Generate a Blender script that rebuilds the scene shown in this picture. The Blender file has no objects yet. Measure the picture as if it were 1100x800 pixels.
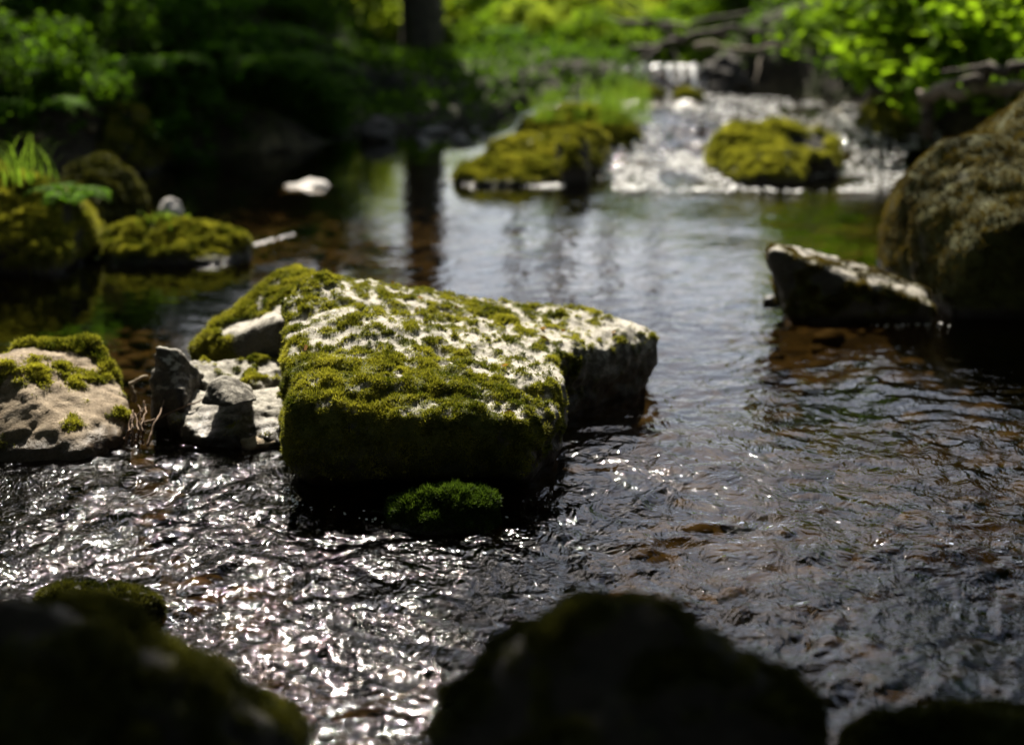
import bpy, bmesh, math, random
import numpy as np
from mathutils import Vector, Matrix

R = math.radians
scene = bpy.context.scene
COL = scene.collection

# ------------------------------------------------------------------ camera
CAM_H, PITCH, FPX = 1.0, R(15.7), 1528.0
cam_d = bpy.data.cameras.new('camera')
cam_d.sensor_width = 36.0
cam_d.lens = 50.0
cam_d.clip_start, cam_d.clip_end = 0.05, 2000.0
cam_d.dof.use_dof = True
cam_d.dof.focus_distance = 2.80
cam_d.dof.aperture_fstop = 1.8
cam = bpy.data.objects.new('camera', cam_d)
cam.location = (0, 0, CAM_H)
cam.rotation_euler = (R(90) - PITCH, 0, 0)
COL.objects.link(cam)
scene.camera = cam

# ------------------------------------------------------------------ sky + sun
SUN_EL, SUN_AZ = R(48), R(-10)            # azimuth from +Y towards +X
S = Vector((math.sin(SUN_AZ) * math.cos(SUN_EL), math.cos(SUN_AZ) * math.cos(SUN_EL), math.sin(SUN_EL)))
world = bpy.data.worlds.new('World')
scene.world = world
world.use_nodes = True
wn, wl = world.node_tree.nodes, world.node_tree.links
wn.clear()
w_out = wn.new('ShaderNodeOutputWorld')
w_bg = wn.new('ShaderNodeBackground')
w_sky = wn.new('ShaderNodeTexSky')
w_sky.sky_type = 'NISHITA'
w_sky.sun_disc = False
w_sky.sun_elevation = SUN_EL
w_sky.sun_rotation = SUN_AZ
w_sky.air_density, w_sky.dust_density, w_sky.ozone_density = 1.0, 2.0, 1.0
w_bg.inputs['Strength'].default_value = 0.065
w_tc = wn.new('ShaderNodeTexCoord')
w_n = wn.new('ShaderNodeTexNoise'); w_n.inputs['Scale'].default_value = 2.6; w_n.inputs['Detail'].default_value = 6
w_r = wn.new('ShaderNodeValToRGB'); w_r.color_ramp.elements[0].position = 0.44; w_r.color_ramp.elements[1].position = 0.62
w_m = wn.new('ShaderNodeMix'); w_m.data_type = 'RGBA'
wl.new(w_tc.outputs['Generated'], w_n.inputs['Vector']); 
w_x = wn.new('ShaderNodeSeparateXYZ'); wl.new(w_tc.outputs['Generated'], w_x.inputs[0])
w_a = wn.new('ShaderNodeMath'); w_a.operation = 'MULTIPLY_ADD'; w_a.inputs[1].default_value = -0.75; w_a.inputs[2].default_value = 0.24
wl.new(w_x.outputs['Z'], w_a.inputs[0])
w_s = wn.new('ShaderNodeMath'); w_s.operation = 'ADD'; wl.new(w_a.outputs[0], w_s.inputs[0]); wl.new(w_n.outputs['Fac'], w_s.inputs[1])
wl.new(w_s.outputs[0], w_r.inputs['Fac'])
wl.new(w_r.outputs['Color'], w_m.inputs[0]); wl.new(w_sky.outputs[0], w_m.inputs[6]); w_m.inputs[7].default_value = (11.5, 11.8, 12.4, 1)
wl.new(w_m.outputs[2], w_bg.inputs['Color'])
wl.new(w_bg.outputs[0], w_out.inputs['Surface'])

sun_d = bpy.data.lights.new('sun', 'SUN')
sun_d.energy = 5.0
sun_d.angle = R(0.53)
sun_d.color = (1.0, 0.92, 0.79)
sun = bpy.data.objects.new('sun', sun_d)
sun.rotation_euler = S.to_track_quat('Z', 'Y').to_euler()
sun.location = (0, 0, 30)
COL.objects.link(sun)

scene.view_settings.view_transform = 'Standard'
scene.view_settings.look = 'None'
scene.view_settings.exposure = 1.5
scene.view_settings.gamma = 1.0
scene.view_settings.use_curve_mapping = False
scene.render.engine = 'CYCLES'
scene.cycles.max_bounces = 8
scene.cycles.diffuse_bounces = 3
scene.cycles.glossy_bounces = 3
scene.cycles.transmission_bounces = 4
scene.cycles.transparent_max_bounces = 8
scene.cycles.use_denoising = True
scene.cycles.caustics_reflective = False
scene.cycles.caustics_refractive = False

# ------------------------------------------------------------------ helpers
_ct, _st = math.cos(PITCH), math.sin(PITCH)
def ray(px, py):
    u, v = (px - 550) / FPX, (400 - py) / FPX
    return Vector((u, _ct + v * _st, -_st + v * _ct))
def P(px, py, z=0.0):
    d = ray(px, py); s = (z - CAM_H) / d.z
    return Vector((d.x * s, d.y * s, z))
def Q(px, py, Y):
    d = ray(px, py); s = Y / d.y
    return Vector((d.x * s, Y, CAM_H + d.z * s))

def sstep(a, b, x):
    t = np.clip((np.asarray(x, float) - a) / (b - a), 0, 1)
    return t * t * (3 - 2 * t)

_prng = np.random.RandomState(7)
_perm = np.concatenate([_prng.permutation(256)] * 3)
_grad = _prng.normal(size=(256, 3)); _grad /= np.linalg.norm(_grad, axis=1)[:, None]
def pnoise(p):
    p = np.asarray(p, float)
    i = np.floor(p).astype(np.int64); f = p - i; i &= 255
    u = f * f * f * (f * (f * 6 - 15) + 10)
    r = np.zeros(len(p))
    for dx in (0, 1):
        wx = u[:, 0] if dx else 1 - u[:, 0]
        for dy in (0, 1):
            wy = u[:, 1] if dy else 1 - u[:, 1]
            for dz in (0, 1):
                wz = u[:, 2] if dz else 1 - u[:, 2]
                h = _perm[_perm[_perm[i[:, 0] + dx] + i[:, 1] + dy] + i[:, 2] + dz]
                g = _grad[h]
                r += wx * wy * wz * (g[:, 0] * (f[:, 0] - dx) + g[:, 1] * (f[:, 1] - dy) + g[:, 2] * (f[:, 2] - dz))
    return r * 1.6
def fbm(p, octv=4, gain=0.5, lac=2.03):
    a, s, t = 1.0, 1.0, np.zeros(len(p))
    p = np.asarray(p, float)
    for k in range(octv):
        t += a * pnoise(p * s + 17.3 * k); a *= gain; s *= lac
    return t

def mk_mesh(name, V, faces, mats, smooth=True, attrs=None, mat_idx=None):
    """faces: list of integer arrays (n,3) or (n,4)"""
    me = bpy.data.meshes.new(name)
    V = np.asarray(V, np.float32)
    faces = [np.asarray(f, np.int32) for f in faces if len(f)]
    nl = sum(f.size for f in faces); nf = sum(len(f) for f in faces)
    me.vertices.add(len(V)); me.vertices.foreach_set('co', V.ravel())
    me.loops.add(nl); me.polygons.add(nf)
    me.loops.foreach_set('vertex_index', np.concatenate([f.ravel() for f in faces]))
    tot = np.concatenate([np.full(len(f), f.shape[1], np.int32) for f in faces])
    start = np.concatenate([[0], np.cumsum(tot)[:-1]]).astype(np.int32)
    me.polygons.foreach_set('loop_start', start)
    if smooth: me.polygons.foreach_set('use_smooth', np.ones(nf, bool))
    if mat_idx is not None: me.polygons.foreach_set('material_index', np.asarray(mat_idx, np.int32))
    for m in (mats if isinstance(mats, (list, tuple)) else [mats]): me.materials.append(m)
    for k, a in (attrs or {}).items():
        at = me.attributes.new(k, 'FLOAT', 'POINT'); at.data.foreach_set('value', np.asarray(a, np.float32))
    me.update(calc_edges=True)
    me.validate()
    return me

def link(name, me, parent=None, loc=None):
    o = bpy.data.objects.new(name, me); COL.objects.link(o)
    if parent is not None: o.parent = parent
    if loc is not None: o.location = loc
    return o
def tag(o, label=None, cat=None, group=None, kind=None):
    if label: o['label'] = label
    if cat: o['category'] = cat
    if group: o['group'] = group
    if kind: o['kind'] = kind
    return o
def thing(name, label, cat, loc, group=None, rz=0.0, sc=1.0):
    o = bpy.data.objects.new(name, None); COL.objects.link(o)
    o.empty_display_size = 0.1
    o.location = loc; o.rotation_euler = (0, 0, rz); o.scale = (sc, sc, sc)
    return tag(o, label, cat, group)
def copy_thing(root, loc, rz, sc, label, group=None):
    r = root.copy(); COL.objects.link(r)
    r.location = loc; r.rotation_euler = (0, 0, rz); r.scale = (sc, sc, sc); r['label'] = label
    if group: r['group'] = group
    for ch in list(root.children):
        c = ch.copy(); COL.objects.link(c); c.parent = r
    return r

# ------------------------------------------------------------------ materials
def new_mat(name):
    m = bpy.data.materials.new(name); m.use_nodes = True
    nt = m.node_tree; nt.nodes.clear()
    out = nt.nodes.new('ShaderNodeOutputMaterial')
    return m, nt, out
def N(nt, typ, **kw):
    n = nt.nodes.new(typ)
    for k, v in kw.items():
        if k in n.inputs: n.inputs[k].default_value = v
        else: setattr(n, k, v)
    return n
def noise(nt, vec, scale, detail=4, rough=0.55):
    n = N(nt, 'ShaderNodeTexNoise'); n.inputs['Scale'].default_value = scale
    n.inputs['Detail'].default_value = detail; n.inputs['Roughness'].default_value = rough
    nt.links.new(vec, n.inputs['Vector']); return n.outputs['Fac']
def ramp(nt, fac, stops):
    r = N(nt, 'ShaderNodeValToRGB'); e = r.color_ramp.elements
    while len(e) < len(stops): e.new(0.5)
    for k, (pos, c) in enumerate(stops):
        e[k].position = pos; e[k].color = (*c, 1) if len(c) == 3 else c
    nt.links.new(fac, r.inputs['Fac']); return r.outputs['Color']
def mix(nt, fac, a, b, blend='MIX'):
    m = N(nt, 'ShaderNodeMix', data_type='RGBA', blend_type=blend)
    for sock, v in ((m.inputs['Factor'], fac), (m.inputs['A'], a), (m.inputs['B'], b)):
        pass
    ins = [i for i in m.inputs if i.enabled]
    def put(s, v):
        if hasattr(v, 'links'): nt.links.new(v, s)
        elif isinstance(v, (int, float)): s.default_value = v
        else: s.default_value = (*v, 1)
    put(m.inputs[0], fac); put(m.inputs[6], a); put(m.inputs[7], b)
    return m.outputs[2]
def math_(nt, op, a, b=None):
    m = N(nt, 'ShaderNodeMath', operation=op)
    for s, v in ((m.inputs[0], a), (m.inputs[1], b)):
        if v is None: continue
        if hasattr(v, 'links'): nt.links.new(v, s)
        else: s.default_value = v
    return m.outputs[0]
def attr(nt, name):
    a = N(nt, 'ShaderNodeAttribute'); a.attribute_name = name; return a.outputs['Fac']

def rock_material(name, dark, mid, pale, moss_a, moss_b, pale_cut=0.5):
    m, nt, out = new_mat(name); L = nt.links
    tc = N(nt, 'ShaderNodeTexCoord'); v = tc.outputs['Object']
    n1 = noise(nt, v, 7, 6, 0.6); n2 = noise(nt, v, 38, 6, 0.65); n3 = noise(nt, v, 190, 4, 0.7)
    base = ramp(nt, n1, [(0.3, dark), (0.5, mid), (0.72, mid)])
    lich_lit = ramp(nt, math_(nt, 'ADD', math_(nt, 'MULTIPLY', n2, 0.6), math_(nt, 'MULTIPLY', attr(nt, 'pale'), 0.6)),
                [(pale_cut, (0, 0, 0)), (pale_cut + 0.12, (1, 1, 1))])
    c = mix(nt, lich_lit, base, pale)
    speck = ramp(nt, n3, [(0.36, (0.45, 0.42, 0.38)), (0.56, (1, 1, 1))])
    c = mix(nt, 0.8, c, speck, 'MULTIPLY')
    mossc = ramp(nt, n2, [(0.3, moss_a), (0.7, moss_b)])
    c = mix(nt, attr(nt, 'moss'), c, mossc)
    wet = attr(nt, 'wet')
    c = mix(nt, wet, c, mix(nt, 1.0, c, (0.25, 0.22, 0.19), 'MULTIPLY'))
    b = N(nt, 'ShaderNodeBsdfPrincipled')
    L.new(c, b.inputs['Base Color'])
    rr = N(nt, 'ShaderNodeMapRange'); L.new(wet, rr.inputs[0])
    rr.inputs[3].default_value = 0.85; rr.inputs[4].default_value = 0.28
    L.new(rr.outputs[0], b.inputs['Roughness'])
    b.inputs['Specular IOR Level'].default_value = 0.3
    bp = N(nt, 'ShaderNodeBump'); bp.inputs['Strength'].default_value = 0.8; bp.inputs['Distance'].default_value = 0.006
    L.new(math_(nt, 'ADD', n2, math_(nt, 'MULTIPLY', n3, 0.45)), bp.inputs['Height'])
    L.new(bp.outputs[0], b.inputs['Normal'])
    L.new(b.outputs[0], out.inputs['Surface'])
    return m

def leaf_material(name, ca, cb, trans, nscale=3.0, rough=0.7, tcol=None, spec=0.015):
    m, nt, out = new_mat(name); L = nt.links
    tint = attr(nt, 'tint')
    c = ramp(nt, tint, [(0.0, ca), (1.0, cb)])
    b = N(nt, 'ShaderNodeBsdfPrincipled'); L.new(c, b.inputs['Base Color'])
    b.inputs['Roughness'].default_value = rough
    b.inputs['Specular IOR Level'].default_value = spec
    t = N(nt, 'ShaderNodeBsdfTranslucent')
    tc = mix(nt, 1.0, c, tcol or (1.6, 1.7, 0.7), 'MULTIPLY')
    L.new(tc, t.inputs['Color'])
    mx = N(nt, 'ShaderNodeMixShader'); mx.inputs[0].default_value = trans
    L.new(b.outputs[0], mx.inputs[1]); L.new(t.outputs[0], mx.inputs[2])
    L.new(mx.outputs[0], out.inputs['Surface'])
    return m

def simple_material(name, ca, cb, scale, rough=0.8, bump=0.005):
    m, nt, out = new_mat(name); L = nt.links
    tc = N(nt, 'ShaderNodeTexCoord'); v = tc.outputs['Object']
    n1 = noise(nt, v, scale, 6, 0.65)
    c = ramp(nt, n1, [(0.32, ca), (0.68, cb)])
    b = N(nt, 'ShaderNodeBsdfPrincipled'); L.new(c, b.inputs['Base Color'])
    b.inputs['Roughness'].default_value = rough; b.inputs['Specular IOR Level'].default_value = 0.3
    bp = N(nt, 'ShaderNodeBump'); bp.inputs['Strength'].default_value = 0.8; bp.inputs['Distance'].default_value = bump
    L.new(n1, bp.inputs['Height']); L.new(bp.outputs[0], b.inputs['Normal'])
    L.new(b.outputs[0], out.inputs['Surface'])
    return m

MOSS_D, MOSS_L = (0.035, 0.045, 0.006), (0.12, 0.125, 0.018)
M_ROCK = rock_material('stone_pale', (0.03, 0.027, 0.021), (0.075, 0.068, 0.054), (0.40, 0.38, 0.33), MOSS_D, MOSS_L)
M_ROCK_WARM = rock_material('stone_warm', (0.09, 0.068, 0.04), (0.24, 0.185, 0.12), (0.38, 0.31, 0.22), MOSS_D, MOSS_L, 0.5)
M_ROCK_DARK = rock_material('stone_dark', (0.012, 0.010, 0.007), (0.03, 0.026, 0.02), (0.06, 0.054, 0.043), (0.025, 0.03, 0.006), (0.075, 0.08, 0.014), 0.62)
M_ROCK_WHITE = rock_material('stone_white', (0.30, 0.29, 0.27), (0.45, 0.44, 0.41), (0.55, 0.53, 0.5), MOSS_D, MOSS_L)
M_MOSS = leaf_material('moss_leaves', (0.035, 0.05, 0.006), (0.38, 0.35, 0.065), 0.36, rough=0.7, tcol=(1.15, 1.2, 0.5), spec=0.15)
M_MOSS_Y = leaf_material('moss_yellow', (0.06, 0.07, 0.01), (0.42, 0.41, 0.075), 0.42, rough=0.7, tcol=(1.2, 1.2, 0.5), spec=0.15)
M_MOSS_G = leaf_material('moss_green', (0.02, 0.04, 0.007), (0.10, 0.15, 0.025), 0.35, rough=0.7, tcol=(1.15, 1.25, 0.6), spec=0.15)
M_MOSS_BR = leaf_material('moss_brown', (0.008, 0.006, 0.003), (0.135, 0.105, 0.024), 0.3, rough=0.8, tcol=(1.2, 1.15, 0.6), spec=0.1)
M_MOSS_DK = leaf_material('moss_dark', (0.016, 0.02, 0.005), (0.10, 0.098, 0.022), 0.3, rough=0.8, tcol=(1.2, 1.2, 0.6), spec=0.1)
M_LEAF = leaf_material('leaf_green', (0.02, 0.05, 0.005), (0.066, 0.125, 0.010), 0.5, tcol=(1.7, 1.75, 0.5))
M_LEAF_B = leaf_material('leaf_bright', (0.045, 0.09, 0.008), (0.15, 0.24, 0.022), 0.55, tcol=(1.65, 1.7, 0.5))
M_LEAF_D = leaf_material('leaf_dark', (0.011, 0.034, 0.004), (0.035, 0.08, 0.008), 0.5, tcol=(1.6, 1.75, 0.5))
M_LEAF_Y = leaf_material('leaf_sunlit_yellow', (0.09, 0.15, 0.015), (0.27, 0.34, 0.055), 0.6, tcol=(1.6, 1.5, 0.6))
M_FERN = leaf_material('fern_green', (0.03, 0.07, 0.007), (0.09, 0.18, 0.018), 0.5)
M_GRASS = leaf_material('grass_green', (0.05, 0.09, 0.012), (0.14, 0.21, 0.04), 0.45)
M_BARK = simple_material('bark', (0.03, 0.024, 0.018), (0.10, 0.085, 0.065), 14, 0.9, 0.02)
M_BARK_PALE = simple_material('bark_pale', (0.10, 0.08, 0.06), (0.30, 0.25, 0.19), 20, 0.85, 0.01)
M_TWIG = simple_material('twig_bark', (0.06, 0.035, 0.02), (0.20, 0.13, 0.08), 60, 0.8, 0.002)
M_TWIG_PALE = simple_material('twig_pale', (0.30, 0.24, 0.17), (0.50, 0.42, 0.32), 60, 0.8, 0.002)

def ground_material():
    m, nt, out = new_mat('ground_soil'); L = nt.links
    tc = N(nt, 'ShaderNodeTexCoord'); v = tc.outputs['Object']
    n1 = noise(nt, v, 3.0, 6, 0.6); n2 = noise(nt, v, 26, 5, 0.65)
    vo = N(nt, 'ShaderNodeTexVoronoi'); vo.inputs['Scale'].default_value = 17.0; L.new(v, vo.inputs['Vector'])
    bedc = ramp(nt, vo.outputs['Color'], [(0.2, (0.035, 0.025, 0.013)), (0.55, (0.08, 0.068, 0.04)), (0.85, (0.185, 0.15, 0.08))])
    bedc = mix(nt, 0.75, bedc, ramp(nt, n1, [(0.35, (0.25, 0.25, 0.25)), (0.65, (1, 1, 1))]), 'MULTIPLY')
    soil = ramp(nt, n2, [(0.3, (0.009, 0.007, 0.005)), (0.7, (0.032, 0.025, 0.016))])
    mossy = ramp(nt, n1, [(0.48, (0, 0, 0)), (0.6, (1, 1, 1))])
    soil = mix(nt, mossy, soil, ramp(nt, n2, [(0.3, (0.014, 0.02, 0.005)), (0.7, (0.04, 0.05, 0.01))]))
    c = mix(nt, attr(nt, 'bank'), bedc, soil)
    b = N(nt, 'ShaderNodeBsdfPrincipled'); L.new(c, b.inputs['Base Color']); b.inputs['Roughness'].default_value = 0.9
    b.inputs['Specular IOR Level'].default_value = 0.2
    bp = N(nt, 'ShaderNodeBump'); bp.inputs['Strength'].default_value = 0.7; bp.inputs['Distance'].default_value = 0.02
    L.new(n2, bp.inputs['Height']); L.new(bp.outputs[0], b.inputs['Normal'])
    L.new(b.outputs[0], out.inputs['Surface'])
    return m
def water_material():
    m, nt, out = new_mat('stream_water'); L = nt.links
    tc = N(nt, 'ShaderNodeTexCoord')
    mp = N(nt, 'ShaderNodeMapping'); mp.inputs['Scale'].default_value = (1.0, 0.75, 1.0); mp.inputs['Rotation'].default_value = (0, 0, 0.25)
    L.new(tc.outputs['Object'], mp.inputs['Vector']); v = mp.outputs[0]
    warp = N(nt, 'ShaderNodeTexNoise'); warp.inputs['Scale'].default_value = 9; L.new(v, warp.inputs['Vector'])
    vv = N(nt, 'ShaderNodeVectorMath', operation='MULTIPLY_ADD'); L.new(warp.outputs['Color'], vv.inputs[0])
    vv.inputs[1].default_value = (0.10, 0.10, 0.0); L.new(v, vv.inputs[2])
    n1 = noise(nt, vv.outputs[0], 34, 2, 0.5); n2 = noise(nt, vv.outputs[0], 95, 2, 0.5)
    h = math_(nt, 'ADD', n1, math_(nt, 'MULTIPLY', n2, 0.42))
    n3 = noise(nt, vv.outputs[0], 150, 1, 0.5)
    h = math_(nt, 'ADD', math_(nt, 'MULTIPLY', h, attr(nt, 'turb')), math_(nt, 'MULTIPLY', n3, attr(nt, 'chop')))
    bp = N(nt, 'ShaderNodeBump'); bp.inputs['Strength'].default_value = 1.0; bp.inputs['Distance'].default_value = 0.0055
    L.new(h, bp.inputs['Height'])
    fr = N(nt, 'ShaderNodeFresnel'); fr.inputs['IOR'].default_value = 1.33; L.new(bp.outputs[0], fr.inputs['Normal'])
    g = N(nt, 'ShaderNodeBsdfGlossy'); g.inputs['Roughness'].default_value = 0.04; L.new(bp.outputs[0], g.inputs['Normal'])
    g.inputs['Color'].default_value = (1, 1, 1, 1)
    t = N(nt, 'ShaderNodeBsdfTransparent'); t.inputs['Color'].default_value = (0.34, 0.27, 0.155, 1)
    mx = N(nt, 'ShaderNodeMixShader'); L.new(fr.outputs[0], mx.inputs[0]); L.new(t.outputs[0], mx.inputs[1]); L.new(g.outputs[0], mx.inputs[2])
    L.new(mx.outputs[0], out.inputs['Surface'])
    return m
def foam_material():
    m, nt, out = new_mat('foam_bubbles')
    b = N(nt, 'ShaderNodeBsdfPrincipled'); b.inputs['Base Color'].default_value = (0.82, 0.82, 0.80, 1)
    b.inputs['Roughness'].default_value = 0.25; b.inputs['Subsurface Weight'].default_value = 0.0
    nt.links.new(b.outputs[0], out.inputs['Surface']); return m
M_GROUND, M_WATER, M_FOAM = ground_material(), water_material(), foam_material()

# ------------------------------------------------------------------ terrain and water
def xL(y): return np.interp(y, [-6, 2, 5, 6.2, 7.3, 8.3, 9.1, 9.8, 10.3, 11, 13, 20, 60], [-2.8, -2.6, -2.45, -2.35, -2.05, -1.35, -0.8, 0.15, 1.05, 1.08, 1.1, 1.6, 5])
def xR(y): return np.interp(y, [-6, 3, 4.2, 6, 8, 9, 10, 10.4, 11, 13, 20, 60], [2.8, 2.3, 2.0, 2.3, 2.55, 2.3, 1.9, 1.45, 1.45, 1.6, 2.6, 6])
def WL(x, y):
    x, y = np.asarray(x, float), np.asarray(y, float)
    up = sstep(7.25, 8.9, y) * sstep(-0.35, 0.35, x)
    return -0.075 * sstep(3.1, 1.4, y) * sstep(0.7, -0.3, x) + 0.155 * up + 0.17 * sstep(10.3, 10.6, y) + 0.04 * np.clip(y - 14, 0, 60)
def H(x, y):
    x, y = np.asarray(x, float), np.asarray(y, float)
    wob = 0.18 * pnoise(np.c_[x.ravel() * 0.9, y.ravel() * 0.9, 0 * x.ravel()]).reshape(x.shape)
    d = np.maximum(xL(y) - x, x - xR(y)) + wob
    w = WL(x, y)
    pts = np.c_[x.ravel(), y.ravel(), np.zeros(x.size) + 3.3]
    n_s = fbm(pts * 6.0, 3).reshape(x.shape); n_b = fbm(pts * 0.7, 3).reshape(x.shape)
    bed = w - 0.05 - 0.16 * sstep(0, -0.6, d) + 0.025 * n_s
    lowb = sstep(-1.9, -1.3, x) * sstep(1.6, 1.1, x) * sstep(8.3, 8.9, y)
    bank = w - 0.05 + 0.50 * (1 - 0.82 * lowb) * (1 - np.exp(-np.clip(d, 0, 99) / 0.30)) + (0.13 - 0.10 * lowb) * np.clip(d, 0, 25) + 0.12 * n_b * sstep(0, 1, d) + 0.03 * n_s
    return np.where(d < 0, bed, bank)
def Hs(x, y): return float(H(np.array([x]), np.array([y]))[0])

gx = np.unique(np.concatenate([np.linspace(-5, 5, 220), -np.geomspace(5, 160, 45), np.geomspace(5, 160, 45)]))
gy = np.unique(np.concatenate([np.linspace(-8, 0.5, 40), np.linspace(0.5, 15, 300), np.geomspace(15, 300, 60)]))
GX, GY = np.meshgrid(gx, gy)
GZ = H(GX, GY)
dd = np.maximum(xL(GY) - GX, GX - xR(GY))
nx, ny = len(gx), len(gy)
idx = np.arange(nx * ny).reshape(ny, nx)
quads = np.stack([idx[:-1, :-1], idx[:-1, 1:], idx[1:, 1:], idx[1:, :-1]], -1).reshape(-1, 4)
me = mk_mesh('ground', np.c_[GX.ravel(), GY.ravel(), GZ.ravel()], [quads], M_GROUND, attrs={'bank': sstep(-0.02, 0.1, dd).ravel()})
tag(link('ground', me), 'stony stream bed and dark soil banks', 'ground', kind='structure')

rows = [0.6]
while rows[-1] < 15: rows.append(rows[-1] + max(0.0048, 0.0034 * rows[-1]))
rows = np.array(rows); ncol = 720
U = np.linspace(-1, 1, ncol)
WY = np.repeat(rows[:, None], ncol, 1); WX = U[None, :] * (1.2 + 0.42 * rows[:, None])
def turbulence(x, y):
    pts = np.c_[x.ravel() * 0.8, y.ravel() * 0.8, np.zeros(x.size) + 9.1]
    n = pnoise(pts).reshape(x.shape)
    t = 0.07 + 0.93 * sstep(3.4, 2.6, y) + 0.20 * sstep(5.0, 3.2, y) * sstep(-0.4, 0.4, x) + 0.10 * sstep(-0.6, 0.2, x)
    t = t + 0.5 * sstep(7.0, 7.6, y) * sstep(-0.1, 0.4, x) + 0.2 * sstep(5.0, 7, y) * sstep(0, 0.6, x)
    return np.clip(t * (1 + 0.35 * n), 0.05, 2.4)
TURB = turbulence(WX, WY)
pw = np.c_[WX.ravel(), WY.ravel(), np.zeros(WX.size)]
wx_ = fbm(pw * 1.6 + 3, 3); wy_ = fbm(pw * 1.6 + 43, 3)
qx, qy = pw[:, 0] + 0.13 * wx_, pw[:, 1] + 0.13 * wy_
rw = np.random.RandomState(2)
envs = [np.clip(0.7 + 1.7 * pnoise(pw * sc_ + 60 + 13 * k), 0.05, 2.2) for k, sc_ in enumerate((1.3, 1.9, 2.6, 3.4, 4.6, 6.0, 2.2, 3.0))]
wave = 0.012 * fbm(np.c_[qx, qy, 0 * qx] * 2.6 + 5, 2)
NW = 72
for k in range(NW):
    lam = math.exp(rw.uniform(math.log(0.017), math.log(0.15)))
    an = rw.normal(-0.25, 0.75); kx, ky = math.sin(an) * 6.283 / lam, math.cos(an) * 6.283 / lam
    am = 0.20 * math.sqrt(2.0 / NW) * lam / 6.283 * min(1.1, max(0.75, (lam / 0.05) ** 0.3))
    ph = kx * qx + ky * qy + rw.uniform(0, 6.283)
    wave += am * envs[k % len(envs)] * (np.sin(ph) + 0.22 * np.cos(2 * ph))
rif = (sstep(6.9, 7.4, WY) * sstep(-0.1, 0.4, WX)).ravel()
rip = np.zeros(len(pw))
for k in range(26):
    lam = math.exp(rw.uniform(math.log(0.10), math.log(0.42))); an = rw.normal(0, 0.9)
    ph = 6.283 / lam * (math.sin(an) * qx + math.cos(an) * qy) + rw.uniform(0, 6.283)
    rip += 0.20 * math.sqrt(2.0 / 26) * lam / 6.283 * envs[k % 8] * (np.sin(ph) + 0.3 * np.cos(2 * ph))
WZ = WL(WX, WY) + (rif * rip).reshape(WX.shape) + (wave.reshape(WX.shape)) * TURB
idx = np.arange(WX.size).reshape(WX.shape)
quads = np.stack([idx[:-1, :-1], idx[:-1, 1:], idx[1:, 1:], idx[1:, :-1]], -1).reshape(-1, 4)
me = mk_mesh('water', np.c_[WX.ravel(), WY.ravel(), WZ.ravel()], [quads], M_WATER, attrs={'turb': TURB.ravel(), 'chop': (0.42 * sstep(0.25, -0.2, WX) * sstep(3.1, 2.7, WY) + 0.2 * sstep(7.0, 7.6, WY) * sstep(0, 0.4, WX)).ravel()})
tag(link('water', me), 'clear brown woodland stream with ripples', 'water', kind='structure')

# ------------------------------------------------------------------ rocks
def remesh(hulls, voxel):
    bm = bmesh.new()
    for pts in hulls:
        vs = [bm.verts.new(p) for p in pts]
        r = bmesh.ops.convex_hull(bm, input=vs)
        junk = [g for g in r['geom_interior'] if isinstance(g, bmesh.types.BMVert)]
        if junk: bmesh.ops.delete(bm, geom=junk, context='VERTS')
    bmesh.ops.recalc_face_normals(bm, faces=bm.faces)
    me = bpy.data.meshes.new('tmp'); bm.to_mesh(me); bm.free()
    o = bpy.data.objects.new('tmp', me); COL.objects.link(o)
    md = o.modifiers.new('r', 'REMESH'); md.mode = 'VOXEL'; md.voxel_size = voxel
    dg = bpy.context.evaluated_depsgraph_get(); dg.update()
    e = o.evaluated_get(dg); m2 = e.to_mesh()
    nv = len(m2.vertices); V = np.empty(nv * 3); m2.vertices.foreach_get('co', V); V = V.reshape(-1, 3)
    nl = len(m2.loops); Li = np.empty(nl, np.int32); m2.loops.foreach_get('vertex_index', Li)
    tot = np.empty(len(m2.polygons), np.int32); m2.polygons.foreach_get('loop_total', tot)
    assert (tot == 4).all()
    F = Li.reshape(-1, 4)
    e.to_mesh_clear()
    bpy.data.objects.remove(o); bpy.data.meshes.remove(me)
    return V, F
def smooth_v(V, F, it, lam=0.6):
    E = np.concatenate([F[:, [0, 1]], F[:, [1, 2]], F[:, [2, 3]], F[:, [3, 0]]])
    n = len(V); cnt = np.bincount(E[:, 0], minlength=n).astype(float)
    for _ in range(it):
        acc = np.stack([np.bincount(E[:, 0], V[E[:, 1], k], minlength=n) for k in range(3)], 1)
        V = V + lam * (acc / np.maximum(cnt, 1)[:, None] - V)
    return V
def normals(V, F):
    n = np.cross(V[F[:, 2]] - V[F[:, 0]], V[F[:, 3]] - V[F[:, 1]])
    vn = np.zeros_like(V)
    for k in range(4):
        for a in range(3): vn[:, a] += np.bincount(F[:, k], n[:, a], minlength=len(V))
    return vn / np.maximum(np.linalg.norm(vn, axis=1), 1e-12)[:, None]
def sample_surface(V, F, Nn, weight, count, rng):
    T = np.concatenate([F[:, [0, 1, 2]], F[:, [0, 2, 3]]])
    ar = np.linalg.norm(np.cross(V[T[:, 1]] - V[T[:, 0]], V[T[:, 2]] - V[T[:, 0]]), axis=1)
    w = ar * weight[T].mean(1)
    if w.sum() <= 0: return None
    k = rng.choice(len(T), count, p=w / w.sum())
    a, b = rng.rand(count), rng.rand(count); fl = a + b > 1; a[fl], b[fl] = 1 - a[fl], 1 - b[fl]
    c = 1 - a - b; t = T[k]
    f = lambda X: (X[t[:, 0]].T * c + X[t[:, 1]].T * a + X[t[:, 2]].T * b).T
    n = f(Nn); return f(V), n / np.linalg.norm(n, axis=1)[:, None], f(weight)
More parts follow.
